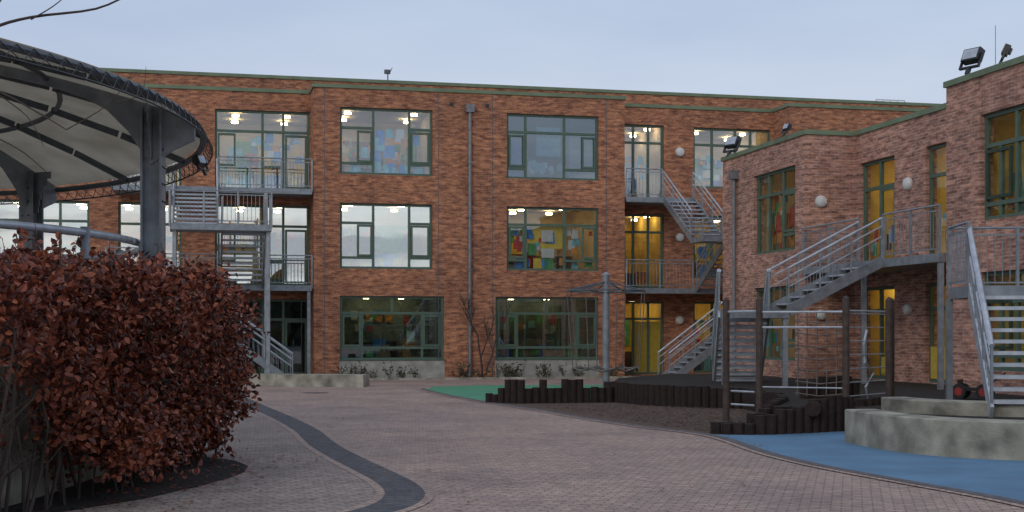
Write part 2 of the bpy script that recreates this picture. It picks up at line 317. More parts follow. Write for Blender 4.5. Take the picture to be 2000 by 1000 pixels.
roofm=simple('roof_felt',(.12,.12,.12),.9)
rf=M(); rf.box(-29.95,29.95,1.55,4.97,10.2,10.32,roofm); rf.box(-7.35,4.39,.04,1.54,10.2,10.32,roofm); rf.box(11.24,29.95,.04,1.54,10.2,10.32,roofm); rf.box(-29.95,29.95,5.03,15.95,11.5,11.6,roofm)
rf.box(5.05,16,-14.5,-8.45,6.8,6.9,roofm); rf.box(6.55,16,-21.75,-14.55,6.8,6.9,roofm); rf.box(5.05,16,-33.9,-21.8,6.8,6.9,roofm); rf.box(11.25,16,-8.4,-.05,6.8,6.9,roofm)
def cop(P,a0,a1,z,h=.13): trim.pbox(P,a0,a1,-.05,.22,z-h+.04,z+.04,greenc)
cop(P0,-7.44,4.48,TOP); cop(P1,-26,-7.45,TOP); cop(P1,4.49,11.14,TOP); cop(P0,11.15,30,TOP); cop(F(5),-30.05,30.05,11.9)
trim.box(-7.44,-7.2,.223,1.44,TOP-.09,TOP+.04,greenc); trim.box(11.15,11.4,.223,1.44,TOP-.09,TOP+.04,greenc)
# ---- right wing
WT=7.3
A=W(5.0);B=W(6.5);Cw=W(5.0)
ha=[(-13.89,-11.0,4.05,6.45),(-13.89,-11.0,.9,3.05)]
wall(A,-14.55,-8.5,0,WT,ha,brickw)
for i,h_ in enumerate(ha):
    window(A,*h_,[(.36,0,1),(.7,0,1)],[(.72,0,1),(.2,0,.36)],gl_lo); sash(A,h_[0]+.12,h_[0]+.95,h_[2]+.55,h_[2]+1.68)
    room(A,*h_,wallc,1,depth=4,seed=60+i)
papers(A,-13.8,-11.1,4.1,6.0,34,61,cols+[cols[3],cols[4],cols[2],dkf,pboard],.15,.5)
papers(A,-13.8,-11.1,1,2.5,14,62,cols+[dkf,pboard],.15,.5)
plain(F(-14.55),5.0,6.5,0,WT,brickw); plain(F(-8.5),5.0,16,0,WT,brickw)
hb=[(-16.74,-14.85,3.5,6.4),(-20.6,-18.3,3.5,6.4),(-16.74,-14.85,.45,2.95),(-20.6,-18.3,.45,2.95)]
wall(B,-21.75,-14.55,0,WT,hb,brickw)
for i,h_ in enumerate(hb):
    window(B,*h_,[(.5,0,1)],[(.74,0,1)],gl_lo); room(B,*h_,wally,2,depth=4.2,seed=70+i)
    if i!=3: sash(B,h_[0]+.1,h_[0]+(h_[1]-h_[0])*.5-.05,h_[2]+.1,h_[2]+(h_[3]-h_[2])*.74-.06)
fr.pbox(B,-20.45,-18.42,.07,.12,.55,1.35,yel)
fr.pbox(B,-16.6,-15.9,.07,.12,.55,1.05,yel)
papers(B,-20.4,-18.4,3.9,5.5,12,71,cols+[dkf],.15,.4)
papers(B,-16.7,-14.9,3.7,4.6,8,72,cols+[dkf],.15,.4)
hc=[(-27.2,-23.1,4.1,6.38),(-27.2,-23.1,.9,3.0),(-33,-29.4,4.1,6.38),(-33,-29.4,.9,3.0)]
wall(Cw,-34,-21.75,0,WT,hc,brickw)
for i,h_ in enumerate(hc):
    window(Cw,*h_,[(.42,0,1),(.72,0,1),(.86,0,.7)],[(.7,.42,1),(.15,.42,1)],gl_lo); sash(Cw,-24.1,-23.2,h_[2]+.45,h_[2]+1.5)
    room(Cw,*h_,wally,1,depth=4.2,seed=80+i)
papers(Cw,-27,-23.3,4.15,5.2,26,81,[cols[3],cols[3],pboard,cols[4],cols[2],dkf],.2,.6)
plain(F(-21.75),5.0,6.5,0,WT,brickw); plain(F(-34),5,16,0,WT,brickw); plain(W(11.2),-8.5,0,0,WT,brickw); plain(W(16),-34,0,0,WT,brickw)
cop(A,-14.6,-8.45,WT); cop(B,-21.7,-14.62,WT); cop(Cw,-34.05,-21.7,WT)
trim.box(5.223,6.44,-14.6,-14.38,WT-.09,WT+.04,greenc); trim.box(5.223,6.44,-21.92,-21.7,WT-.09,WT+.04,greenc)
for s_ in (-7.0,-2.8,-.75,3.7):
    det.pbox(P0,s_-.012,s_+.012,-.006,.01,0,TOP-.1,steeld)
for s_ in (-2.3,-.95): det.pbox(P0,s_-.07,s_+.07,-.012,.05,10.12,10.26,black)
det.tube([(-1.63,-.1,.05),(-1.63,-.1,9.9)],.065,pipe,8); det.box(-1.78,-1.48,-.22,-.003,9.9,10.2,pipe)
for z in (2,4,6,8): det.box(-1.72,-1.54,-.17,-.003,z,z+.06,pipe)
det.tube([(4.88,-9.7,.3),(4.88,-9.7,6.5)],.06,pipe,8); det.box(4.76,4.997,-9.85,-9.55,6.5,6.78,pipe)
def disc(P,a,z,r=.2):
    n=16;vs=[]
    for k,(rr,d) in enumerate([(r,-.0),(r,-.06),(r*.8,-.12),(r*.3,-.15)]):
        for j in range(n): t=2*math.pi*j/n; vs.append(P(a+rr*math.cos(t),d-.004,z+rr*math.sin(t)))
    fs=[(k*n+j,k*n+(j+1)%n,(k+1)*n+(j+1)%n,(k+1)*n+j) for k in range(3) for j in range(n)]+[tuple(range(3*n,4*n))]
    det.add(vs,fs,white)
disc(P1,7.2,8.9,.19);disc(P1,7.2,5.5,.17);disc(P1,7.2,2.2,.17)
disc(F(-14.55),5.45,5.35,.17); disc(F(-14.55),5.45,2.2,.15)
disc(B,-17.5,5.55,.17); disc(B,-17.5,2.3,.15)
det.tube([(-4.0,5.1,11.9),(-4.0,5.1,12.3)],.025,black); det.box(-4.14,-3.9,5.03,5.17,12.22,12.38,steeld); det.tube([(-3.9,5.1,12.3),(-3.82,5.1,12.48)],.015,black)
for k in range(5): det.tube([(18+.35*k,5.6,11.6),(18+.35*k,5.6,12.15)],.025,white)
det.tube([(18,5.6,12.13),(19.4,5.6,12.13)],.025,white)
for nm,a in (('brick_walls',wl),('window_frames',fr),('window_glass',gls),('rooms',rm),('parapet_copings',trim),('wall_fittings',det),('flat_roofs',rf)): make(nm,a,bld)
def flood(loc,yaw,sc):
    m=M(); m.box(-.22,.22,-.09,.09,.12,.42,black); m.box(-.19,.19,-.105,-.092,.15,.39,steell); m.box(-.26,-.225,-.03,.03,0,.3,black); m.box(.225,.26,-.03,.03,0,.3,black); m.box(-.26,.26,-.03,.03,-.04,0,black); m.box(-.04,.04,-.04,.04,-.2,-.04,black); m.box(-.15,.15,.09,.16,.2,.36,black)
    o=make('floodlight',m); o.location=loc; o.rotation_euler=(math.radians(-25),0,yaw); o.scale=(sc,)*3
flood(L(5.05,-9.0,7.5),-.9,1.1); flood(L(5.1,-13.0,7.5),-1.2,.6); flood(L(5.05,-22.6,7.52),-1.0,1.0); flood(L(5.2,-23.6,7.5),-1.9,.7)
m=M(); m.tube([(0,0,0),(0,0,1.0)],.008,steel,5); o=make('antenna',m); o.location=L(5.3,-23.2,7.3)
# ------------------------------------------------------------------ balconies / stairs
rj=random.Random(77)
def railing(m,p,q,h=1.08,sp=.13,mt=steel,post=1.3,top=.025):
    p=Vector(p);q=Vector(q);d=q-p;n=max(1,int(Vector((d.x,d.y,0)).length/sp))
    up=Vector((0,0,1))
    m.tube([p+up*h,q+up*h],top,mt,6); m.beam(p+up*.1,q+up*.1,.02,.03,mt); m.beam(p+up*(h-.12),q+up*(h-.12),.02,.03,mt)
    for i in range(1,n):
        b=p+d*i/n; m.beam(b+up*.1,b+up*(h-.12),.014,.014,mt)
    k=max(1,round(d.length/post))
    for i in range(k+1):
        w=.046+rj.uniform(0,.008); b=p+d*i/k; m.beam(b-up*(.1+rj.uniform(0,.01)),b+up*(h+rj.uniform(-.006,.004)),w,w,mt)
def deck(m,s0,s1,r0,r1,z,mt=steel):
    c=[L(s0,r0),L(s1,r0),L(s1,r1),L(s0,r1)]
    m.prism([(v.x,v.y) for v in c],z-.2,z,mt)
def stair(m,top,bot,w,railmt=steell,bars=True,rr_=.03,side=None,tt=.045):
    top=Vector(top);bot=Vector(bot);d=bot-top;hd=Vector((d.x,d.y,0));n=Vector((-hd.y,hd.x,0)).normalized()
    k=max(3,round(-d.z/.175)); u=Vector((0,0,1))
    for i in range(1,k):
        c=top+d*i/k; hw=n*(w/2-.03); e=hd.normalized()*.14
        m.hexa([c-hw-e-u*tt,c+hw-e-u*tt,c+hw+e-u*tt,c-hw+e-u*tt,c-hw-e,c+hw-e,c+hw+e,c-hw+e],steell)
    for sg in (-1,1):
        o=n*sg*w/2
        m.beam(top+o-u*.06,bot+o-u*.02,.05,.26,side or steel)
        m.tube([top+o+u*1.0,bot+o+u*1.0],rr_,railmt,6); m.tube([top+o+u*.55,bot+o+u*.55],.015,railmt,5)
        m.tube([top+o+u*.8,bot+o+u*.8],.018,railmt,5)
        kk=max(1,round(d.length/1.1))
        for i in range(kk+1):
            ww=.036+rj.uniform(0,.007); b=top+o+d*i/kk; m.beam(b+u*rj.uniform(.001,.01),b+u*(.99+rj.uniform(0,.008)),ww,ww,steel)
        if bars:
            nn=int(hd.length/.16)
            for i in range(1,nn): b=top+o+d*i/nn; m.beam(b+u*.05,b+u*.55,.012,.012,steel)
def legs(m,pts,z):
    for s_,r_ in pts:
        b=L(s_,r_); m.beam(b,L(s_,r_,z-.2),.12,.12,steel)
def bal(m,s0,s1,z,rails):
    deck(m,s0,s1,-.02,1.44,z)
    for a,b in rails: railing(m,L(a,0,z),L(b,0,z))
m=M()
bal(m,-14.4,-7.45,6.92,[(-14.4,-12.4),(-10.75,-7.45)]); bal(m,-14.4,-7.45,3.42,[(-12.9,-10.8),(-9.15,-7.45)])
deck(m,-12.35,-9.1,-4.3,-3.02,5.25)
railing(m,L(-12.35,-4.3,5.25),L(-9.1,-4.3,5.25)); railing(m,L(-12.35,-3.05,5.25),L(-12.35,-4.3,5.25)); railing(m,L(-9.1,-3.05,5.25),L(-9.1,-4.3,5.25))
stair(m,L(-11.55,0,6.92),L(-11.55,-3.02,5.25),1.45,tt=.06); stair(m,L(-9.95,-3.02,5.25),L(-9.95,0,3.42),1.45,tt=.06)
deck(m,-14.4,-13.0,-3.2,-.04,3.42); railing(m,L(-14.4,-3.2,3.42),L(-13,-3.2,3.42))
stair(m,L(-13,-2.6,3.42),L(-8.35,-2.6,0),1.15)
legs(m,[(-9.2,-4.1),(-12.2,-4.1),(-9.2,-3.1)],5.25); legs(m,[(-13.1,-3.1),(-14.3,-3.1)],3.42); legs(m,[(-7.55,.1)],3.42)
legs(m,[(-9.1,-.1)],6.92)
make('steel_staircase',m)
m=M()
bal(m,4.5,7.3,6.92,[(4.5,5.95)]); bal(m,4.5,11.1,3.42,[(4.5,7.2),(8.6,9)])
deck(m,5.95,8.6,-4.3,-3.02,5.15); railing(m,L(5.95,-4.3,5.15),L(8.6,-4.3,5.15),h=.6); railing(m,L(5.95,-3.05,5.15),L(5.95,-4.3,5.15),h=.6)
stair(m,L(6.6,0,6.92),L(6.6,-3.02,5.15),1.2); stair(m,L(7.95,-3.02,5.15),L(7.95,0,3.42),1.2)
deck(m,9,10.2,-5.2,-.04,3.42); stair(m,L(9,-4.65,3.42),L(4.35,-4.65,0),1.15); legs(m,[(8.5,-4.2)],5.15); legs(m,[(9.1,-5.1)],3.42)
make('steel_staircase',m)
m=M(); z=3.5
deck(m,4.85,6.44,-21.7,-14.62,z)
railing(m,L(4.87,-21.7,z),L(4.87,-19.15,z)); railing(m,L(4.87,-17.9,z),L(4.87,-14.65,z))
stair(m,L(4.85,-18.5,z),L(2.4,-18.5,2.25),1.2)
deck(m,1.15,2.4,-19.15,-17.85,2.25)
stair(m,L(1.78,-17.85,2.25),(6.05,36.0,0.0),1.22,rr_=.06,side=steell,tt=.11)
legs(m,[(1.22,-17.95),(2.33,-19.05)],2.25); legs(m,[(4.95,-21.6),(4.95,-18)],z)
make('steel_staircase',m)
m=M()
T=Vector((8.44,22.5,2.5));Bo=Vector((7.9,19.95,.5))
stair(m,T,Bo,1.35,side=steell,rr_=.045,tt=.06)
c=[(7.72,22.53),(11.2,22.2),(11.4,23.6),(7.85,23.9)]; m.prism(c,2.3,2.5,steel)
for a,b in ((0,3),(3,2)): railing(m,(c[a][0]+.03,c[a][1]+.06,2.5),(c[b][0],c[b][1],2.5))
for p in c[1:]: m.beam((p[0],p[1],.4),(p[0],p[1],2.3),.1,.1,steel)
make('steel_staircase',m)
# ------------------------------------------------------------------ ground
g=M(); g.sheet([(-400,-300),(400,-300),(400,500),(-400,500)],-.02,asph); make('ground',g)
g=M(); g.sheet([(-40,-20),(30,-20),(30,60),(-40,60)],0,pav); make('paving',g)
bp=spline([(-8.4,39),(-7.75,36.8),(-6.17,31.6),(-4.65,26.8),(-3.62,23.3),(-2.84,20.1),(-2.2,17.9),(-1.62,16.07),(-1.28,14.9),(-1.12,13.9),(-1.2,13.0),(-1.55,12.2),(-2.2,11.5),(-3.2,10.9)])
g=M(); poly=[(p.x,p.y) for p in bp]+[(-8,9),(-25,9),(-25,39)]; g.sheet(poly,.004,pavg); make('paving_apron',g)
g=M(); g.ribbon(bp,.42,.008,band); g.ribbon(bp,.10,.0082,pave,.262); g.ribbon(bp,.10,.0082,pave,-.262); make('paving_band',g)
edge=spline([(-2.7,40.5),(-2.58,39.5),(-1.7,36),(-.56,32.4),(.6,29.2),(1.4,26.6),(2.3,24.2),(3.3,21.9),(3.6,18.8),(3.92,17),(4.43,15.3),(4.86,14.0),(5.07,13.2),(5.3,12),(5.6,10.5)])
ks=M(); ks.ribbon(edge,.16,.016,kerb); ks.ribbon(edge,.10,.012,pave,-.132); make('kerb_edging',ks)
g=M(); g.sheet([(-2.58,39.5),(-1.7,36),(-.56,32.4),(0.5,33.2),(2.6,33.6),(3.4,43.5),(-1,43),(-2.5,41.8)],.008,greenr); make('green_rubber_surface',g)
mpts=[(p.x,p.y) for p in edge if 21.9<=p.y<=32.5]
g=M(); g.sheet(mpts+[(3.6,22),(5,23),(5.3,29.6),(4.2,30.2),(3.2,31.2),(2.4,33.2),(.5,33)],.012,mulch)
rc=random.Random(17)   # loose bark chips
for k in range(2600):
    t=rc.random(); y=22.4+8.6*t; xl=3.2-2.95*t*1.02+.15; x=rc.uniform(xl,5.0); a_=rc.uniform(0,3.1); l=rc.uniform(.02,.05)
    dx,dy=math.cos(a_)*l,math.sin(a_)*l; zz=rc.uniform(.018,.035)
    g.add([(x-dx,y-dy,zz),(x+dy*.4,y-dx*.4,zz+.01),(x+dx,y+dy,zz+rc.uniform(0,.02)),(x-dy*.4,y+dx*.4,zz)],[(0,1,2,3)],timberp if rc.random()<.6 else mulch)
make('bark_mulch',g)
bpts=[(p.x,p.y) for p in edge if p.y<=21.95]
g=M(); g.sheet(bpts+[(14,10),(14,19),(8,19.2),(6,21.5),(5.6,23.2),(3.4,22.6)],.010,blue); make('blue_rubber_surface',g)
g=M(); g.prism([(2.4,32.95),(3.2,31.0),(4.2,30.1),(5.15,29.7),(5.3,27),(5.0,24.8),(4.5,23.0),(5.95,23.5),(5.75,21.6),(6.3,20.0),(7.6,18.7),(9,18.3),(14,18.2),(18,30),(14,43),(4.8,41.5),(3.0,37.5)],0.0,.42,timber,soil); make('raised_terrace',g)
g=M(); c=[L(-7.3,-.95),L(4.4,-.95),L(4.4,-.02),L(-7.3,-.02)]; g.sheet([(v.x,v.y) for v in c],.02,soil); c=[L(-7.3,-1.05),L(4.4,-1.05),L(4.4,-.95),L(-7.3,-.95)]; g.prism([(v.x,v.y) for v in c],0,.07,conc); make('planting_bed',g)
g=M(); n=20; g.sheet([(-5.55+.38*math.cos(2*math.pi*i/n),37.6+.38*math.sin(2*math.pi*i/n)) for i in range(n)],.008,kerb); make('manhole_cover',g)
g=M(); g.prism([(-7.4,41.9),(-4.65,41.6),(-4.55,42.5),(-7.3,42.9)],0,.38,conc); make('concrete_bench',g)
g=M(); g.prism([(-10.4,43.2),(-7.6,43.0),(-7.5,43.7),(-10.3,44.0)],0,.36,conc); make('concrete_bench',g)
def curvedwall(m,pts,t,z0,z1,mt):
    pts=spline(pts,6); k=len(pts); 
    o=[];i_=[]
    for i,p in enumerate(pts):
        d=(pts[min(i+1,k-1)]-pts[max(i-1,0)]).normalized(); n=Vector((-d.y,d.x,0)); o.append(p);i_.append(p+n*t)
    vs=[]; b=.02
    for a,c in zip(o,i_):
        d=(c-a).normalized()*b
        vs+=[(a.x,a.y,z0),(a.x,a.y,z1-b),(a.x+d.x,a.y+d.y,z1),(c.x-d.x,c.y-d.y,z1),(c.x,c.y,z1-b),(c.x,c.y,z0)]
    fs=[(6*i+j,6*i+6+j,6*i+7+j,6*i+1+j) for i in range(k-1) for j in range(5)]+[tuple(range(6)),tuple(range(6*k-6,6*k))[::-1]]
    m.add(vs,fs,mt)
g=M(); curvedwall(g,[(5.15,20.6),(5.35,19.3),(5.75,18.35),(6.4,17.75),(7.3,17.45),(9,17.3),(12,17.6)],.5,0,.52,conc)
make('concrete_seat_wall',g)
g=M(); curvedwall(g,[(6.1,22.0),(6.35,21.2),(7.0,20.5),(8,20.1),(9.5,20.0)],.45,.3,.64,conc); make('concrete_seat_wall',g)
def palisade(m,pts,hs,r=.09,k=10):
    pts=[Vector((p[0],p[1],0)) for p in pts]; segs=[(pts[i+1]-pts[i]).length for i in range(len(pts)-1)]; tot=sum(segs); n=int(tot/(2*r))
    for i in range(n+1):
        t=i/n*tot; a=0
        while a<len(segs)-1 and t>segs[a]: t-=segs[a];a+=1
        p=pts[a].lerp(pts[a+1],min(1,t/segs[a])); h=hs[min(len(hs)-1,int(i/(n+1)*len(hs)))]+random.uniform(-.015,.015)
        x=p.x+random.uniform(-.01,.01);y=p.y
        m.tube([(x,y,0),(x,y,h-.02),(x,y,h)],r*1.05,timber,9,None)
g=M()
palisade(g,[(-.55,32.3),(.2,31.8),(2.35,32.3)],[.22,.38,.57,.57,.38,.57,.38,.57,.57,.38,.38,.38])
palisade(g,[(2.35,32.8),(3.2,30.9),(4.2,30.0),(5.2,29.6),(5.35,27),(5.1,25),(4.6,23.4)],[.5,.47,.5])
palisade(g,[(3.42,22.3),(3.83,22.1),(4.3,22.15),(5.0,22.5),(5.6,22.9),(6.0,23.3)],[.2,.2,.34,.42,.45,.58,.62,.6,.5])
palisade(g,[(3.45,22.5),(4.2,22.5),(4.5,23.3)],[.18,.34,.4,.44])
palisade(g,[(5.7,25.9),(6.3,26.1),(6.8,26.4)],[.72,.85,.85,.75])
palisade(g,[(6.1,23.3),(7.2,24.2)],[.55,.5])
g.tube([(5.05,22.36,.42),(5.12,22.55,.42)],.13,timber,12)
make('log_palisade',g,None)
g=M()
def post(x,y,h=2.32,r=.065): g.tube([(x,y,0),(x,y,h)],r,timberp,10); g.tube([(x,y,h),(x,y,h+.05)],r*.9,timberp,10,r*.3)
P=[(4.07,25.3),(4.57,24.6),(6.02,24.0),(7.26,25.5),(5.55,26.4),(7.05,24.9)]
for p in P[:4]+P[5:]: post(*p)
def bar(i,j,z,r=.022,mt=None): g.tube([(P[i][0],P[i][1],z),(P[j][0],P[j][1],z)],r,mt or steell,6)
bar(0,1,2.1);bar(1,2,2.08);bar(1,2,1.8);bar(2,3,2.1);bar(3,5,2.2);bar(1,2,.7,.015)
rope=simple('rope',(.14,.12,.11),.9)
a=Vector((P[1][0],P[1][1],0));b=Vector((P[2][0],P[2][1],0))
for i in range(4,9):
    t=i/9; q=a.lerp(b,t); g.tube([(q.x,q.y,2.08),(q.x+.02,q.y,1.3),(q.x,q.y,.55)],.011,rope,4)
for k in range(7):
    z=.6+k*.22; g.tube([(*a.lerp(b,.42).xy,z),(*a.lerp(b,.7).xy,z-.05),(*b.xy,z)],.011,rope,4)
for k in range(7):
    z=.55+k*.25; bar(2,3,z,.013)
a=Vector((P[2][0],P[2][1],0));b=Vector((P[3][0],P[3][1],0))
pts=[]
for (t,z) in((.5,.35),(.42,.7),(.60,.95),(.40,1.15),(.38,1.5),(.45,1.75)): q=a.lerp(b,t); pts.append((q.x,q.y,z))
g.tube(pts,.024,steell,6)
for z in(.35,.6): g.tube([(4.15,25.2,z),(4.5,24.7,z)],.02,steell,5)
make('climbing_frame',g)
g=M(); px,py=2.6,36.8
g.tube([(px,py,0),(px,py,3.3)],.10,steel,14); g.tube([(px,py,3.3),(px,py,3.38)],.12,steel,12,.04)
ring=[]
for i in range(8):
    t=2*math.pi*i/8+.2; R=1.12; e=(px+R*math.cos(t),py+R*math.sin(t),2.86); ring.append(e)
    g.tube([(px,py,3.12),e],.022,steeld,5); g.tube([(px,py,2.8),e],.015,steeld,5)
    low=(px+R*.85*math.cos(t),py+R*.85*math.sin(t),.75); g.tube([e,low],.014,rope,4); g.tube([(px,py,.7),low],.014,rope,4)
for i in range(8):
    g.tube([ring[i],ring[(i+1)%8]],.02,steeld,5)
    for zz,f in((.75,.85),):
        t=2*math.pi*i/8+.2;t2=2*math.pi*(i+1)/8+.2
        g.tube([(px+1.12*f*math.cos(t),py+1.12*f*math.sin(t),zz),(px+1.12*f*math.cos((t+t2)/2)*.9,py+1.12*f*math.sin((t+t2)/2)*.9,zz-.1),(px+1.12*f*math.cos(t2),py+1.12*f*math.sin(t2),zz)],.03,rope,5)
make('rope_carousel',g)
g=M(); red=simple('red_plastic',(.35,.03,.03),.5)
def wheel(x,y,z,r):
    g.tube([(x-.04,y,z),(x+.04,y,z)],r,black,16); g.tube([(x-.045,y,z),(x+.045,y,z)],r*.55,red,12)
for x in(0,.5):
    for y in(0,.6): wheel(x,y,.18,.18)
g.box(.05,.45,-.05,.65,.2,.27,black); g.box(.05,.45,-.05,0,.27,.45,black); g.box(.05,.45,.6,.65,.27,.45,black); g.tube([(.25,-.05,.3),(.25,-.5,.62)],.02,black)
o=make('toy_cart',g); o.location=(8.95,25.3,.42); o.rotation_euler=(0,0,1.0); o.scale=(.75,.75,.85)
# ------------------------------------------------------------------ pavilion
pc=Vector((-11.2,19.0)); R=6.6
def hz(rho,y): return 4.8-.06*(y-19.5)+1.15*(1-(rho/R)**2)
def pp(rho,t,dz=0): 
    x=pc.x+rho*math.cos(t);y=pc.y+rho*math.sin(t); return Vector((x,y,hz(rho,y)+dz))
g=M(); nt_=72; nr=10; vs=[];fs=[]
for i in range(nr+1):
    for j in range(nt_): vs.append(pp(R*i/nr if i else .01,2*math.pi*j/nt_))
for i in range(nr):
    for j in range(nt_): fs.append((i*nt_+j,i*nt_+(j+1)%nt_,(i+1)*nt_+(j+1)%nt_,(i+1)*nt_+j))
g.add(vs,fs,membrane)
pav_e=bpy.data.objects.new('pavilion',None); bpy.context.collection.objects.link(pav_e)
make('membrane_roof',g,pav_e,True)
g=M()
for rho,rr in((R+.02,.05),(4.5,.04),(2.3,.04)):
    g.tube([pp(rho,2*math.pi*j/72,-.07) for j in range(73)],rr,steeld,6)
g.tube([pp(R+.16,2*math.pi*j/72,-.2) for j in range(73)],.014,black,5)
for j in range(180):
    t=2*math.pi*j/180; t2=2*math.pi*(j+1)/180
    g.tube([pp(R+.16,t,-.2),pp(R+.05,t2,-.02)],.007,black,4); g.tube([pp(R+.16,t2,-.2),pp(R+.05,t,-.02)],.007,black,4)
for j in range(18):
    t=2*math.pi*(j+.5)/18
    for i in range(6): g.beam(pp(R*i/6+.05,t,-.07),pp(R*(i+1)/6,t,-.07),.05,.10,steeld)
angs=[math.radians(a) for a in(3,67,125,185,245,305)]
for t in angs:
    cx,cy=math.cos(t),math.sin(t); nn=Vector((-cy,cx,0))*.05
    prof=[]
    for i in range(21):
        rho=.3+(R-.3)*i/20; dd=abs(rho-6.0); dep=.14+.75*math.exp(-(dd/.42)**1.3) ; prof.append((rho,dep))
    for (r0,d0),(r1,d1) in zip(prof,prof[1:]):
        a0=pp(r0,t,-.02);a1=pp(r1,t,-.02);u=Vector((0,0,1))
        g.hexa([a0-nn-u*d0,a1-nn-u*d1,a1+nn-u*d1,a0+nn-u*d0,a0-nn,a1-nn,a1+nn,a0+nn],steel)
    x=pc.x+6*cx;y=pc.y+6*cy;zt=hz(6,y)-.05
    e=Vector((cx,cy,0));f=Vector((-cy,cx,0))
    for (o1,o2,w1,w2) in((-.15,-.12,-.155,.155),(.12,.15,-.155,.155),(-.12,.12,-.02,.02)):
        b=Vector((x,y,0)); q=[b+e*o1+f*w1,b+e*o2+f*w1,b+e*o2+f*w2,b+e*o1+f*w2]
        g.prism([(v.x,v.y) for v in q],0,zt,steel)
    for side in(-1,1):
        for k in range(6):
            w0=.16+.30*((k+1)/6)**2; z0_=zt-.75+.75*k/6
            q0=Vector((x,y,0))
            g.hexa([q0+e*(-.01)+f*side*.02+Vector((0,0,z0_)),q0+e*(-.01)+f*side*w0+Vector((0,0,z0_)),q0+e*.01+f*side*w0+Vector((0,0,z0_)),q0+e*.01+f*side*.02+Vector((0,0,z0_)),
                    q0+e*(-.01)+f*side*.02+Vector((0,0,z0_+.125)),q0+e*(-.01)+f*side*w0+Vector((0,0,z0_+.125)),q0+e*.01+f*side*w0+Vector((0,0,z0_+.125)),q0+e*.01+f*side*.02+Vector((0,0,z0_+.125))],steel)
        for zz in(3.6+.0,3.85,4.1,4.35):
            for k in(-.07,.07):
                b=Vector((x,y,zz))+e*(side*.152)+f*k; g.tube([b-e*.008,b+e*.012],.018,black,6)
make('steel_frame',g,pav_e)
g=M()
g.tube([(pc.x+5.74*math.cos(2*math.pi*j/72),pc.y+5.74*math.sin(2*math.pi*j/72),3.02) for j in range(73)],.055,steell,8)
g.tube([(pc.x+5.74*math.cos(2*math.pi*j/72),pc.y+5.74*math.sin(2*math.pi*j/72),2.45) for j in range(73)],.035,steell,8)
for j in range(14):
    t=2*math.pi*j/14-.25; x=pc.x+5.74*math.cos(t);y=pc.y+5.74*math.sin(t); g.tube([(x,y,1.0),(x,y,3.1)],.065,steel,8)
make('ring_rail',g,pav_e,True)
g=M(); g.prism([(pc.x+5.4*math.cos(2*math.pi*j/48),pc.y+5.4*math.sin(2*math.pi*j/48)) for j in range(48)],0,.9,conc); make('stage',g,pav_e)
flood(pp(R+.1,math.radians(22),-.3),1.2,.55)
g=M(); curvedwall(g,[(-5.2,9.5),(-5.05,11.5),(-4.9,13),(-4.85,14.7),(-4.95,17),(-5.4,19.5)],.25,0,1.7,conc); make('concrete_wall',g)
g=M(); g.sheet([(-3.65,17.6),(-3.35,16.9),(-3.25,16.2),(-3.3,15.5),(-3.45,14.7),(-3.75,13.6),(-4.2,12.7),(-4.8,11.6),(-8,9),(-12,22),(-6,20)],.012,soil); make('soil_bed',g)
# ------------------------------------------------------------------ hedge
def leafmat(name,stops):
    m,nt,b=newmat(name); ge=N(nt,'ShaderNodeNewGeometry'); r=ramp(nt,stops); nt.links.new(ge.outputs['Random Per Island'],r.inputs['Fac']); nt.links.new(r.outputs['Color'],b.inputs['Base Color']); b.inputs['Roughness'].default_value=.5
    return m
leaf=leafmat('beech_leaf',[(0,(.045,.012,.008)),(.45,(.16,.034,.017)),(.8,(.27,.065,.028)),(1,(.42,.14,.065))])
twig=simple('twig_bark',(.06,.045,.038),.9)
rr=random.Random(11)
class Leaves:
    def __init__(s): s.v=[];s.f=[]
    def leaf(s,c,size,rr):
        d=Vector((rr.gauss(0,1),rr.gauss(0,1),rr.gauss(-.4,.8))).normalized(); a=d.cross(Vector((rr.gauss(0,1),rr.gauss(0,1),rr.gauss(0,1)))).normalized(); n=d.cross(a)
        l=size*rr.uniform(.7,1.25); w=l*.33; o=len(s.v)
        s.v+=[c,c+d*l*.35+a*w+n*w*.4,c+d*l*.75+a*w*.7+n*w*.35,c+d*l,c+d*l*.75-a*w*.7+n*w*.35,c+d*l*.35-a*w+n*w*.4]
        s.f+=[(o,o+1,o+2,o+3),(o,o+3,o+4,o+5)]
lv=Leaves(); clumps=[]
def xo(y,z):
    return -3.66-.045*(y-16.5) - .08*max(0,16-y)**1.3 +.14*math.sin(z*2.3+y)+.12*math.sin(y*3.1-z*4)+ (.10 if z>1.7 else 0)
for k in range(1400):
    y=rr.uniform(10.8,18.6); z=rr.uniform(.25,2.5)
    zmin=.3 if y>13.8 else .3+(13.8-y)*.5
    if z<zmin+rr.uniform(-.2,.15): continue
    ztop=2.36+.08*math.sin(y*2.1)+.05*(y-14)*.6+.07*math.sin(y*5.3) if y<17 else 2.5-(y-17)*.25
    face=rr.random()
    if face<.5: x=xo(y,z)-rr.uniform(.1,.6)
    else:
        x=rr.uniform(-6.6,xo(y,z)-.25)
        if z<1.8 and x<-4.8: z=rr.uniform(1.85,2.4)
    z=min(z,ztop-.12)
    if z>ztop-.4: x=min(x,xo(y,z)-.25)
    clumps.append((Vector((x,y,z)),rr.uniform(.09,.26)))
for c,r in clumps:
    for i in range(int(40*(r/.2)**1.5)):
        d=Vector((rr.gauss(0,1),rr.gauss(0,1),rr.gauss(0,.9))).normalized()*r*rr.uniform(.4,1.4)
        lv.leaf(c+d,.08,rr)
hd=bpy.data.objects.new('beech_hedge',None); bpy.context.collection.objects.link(hd)
g=M()
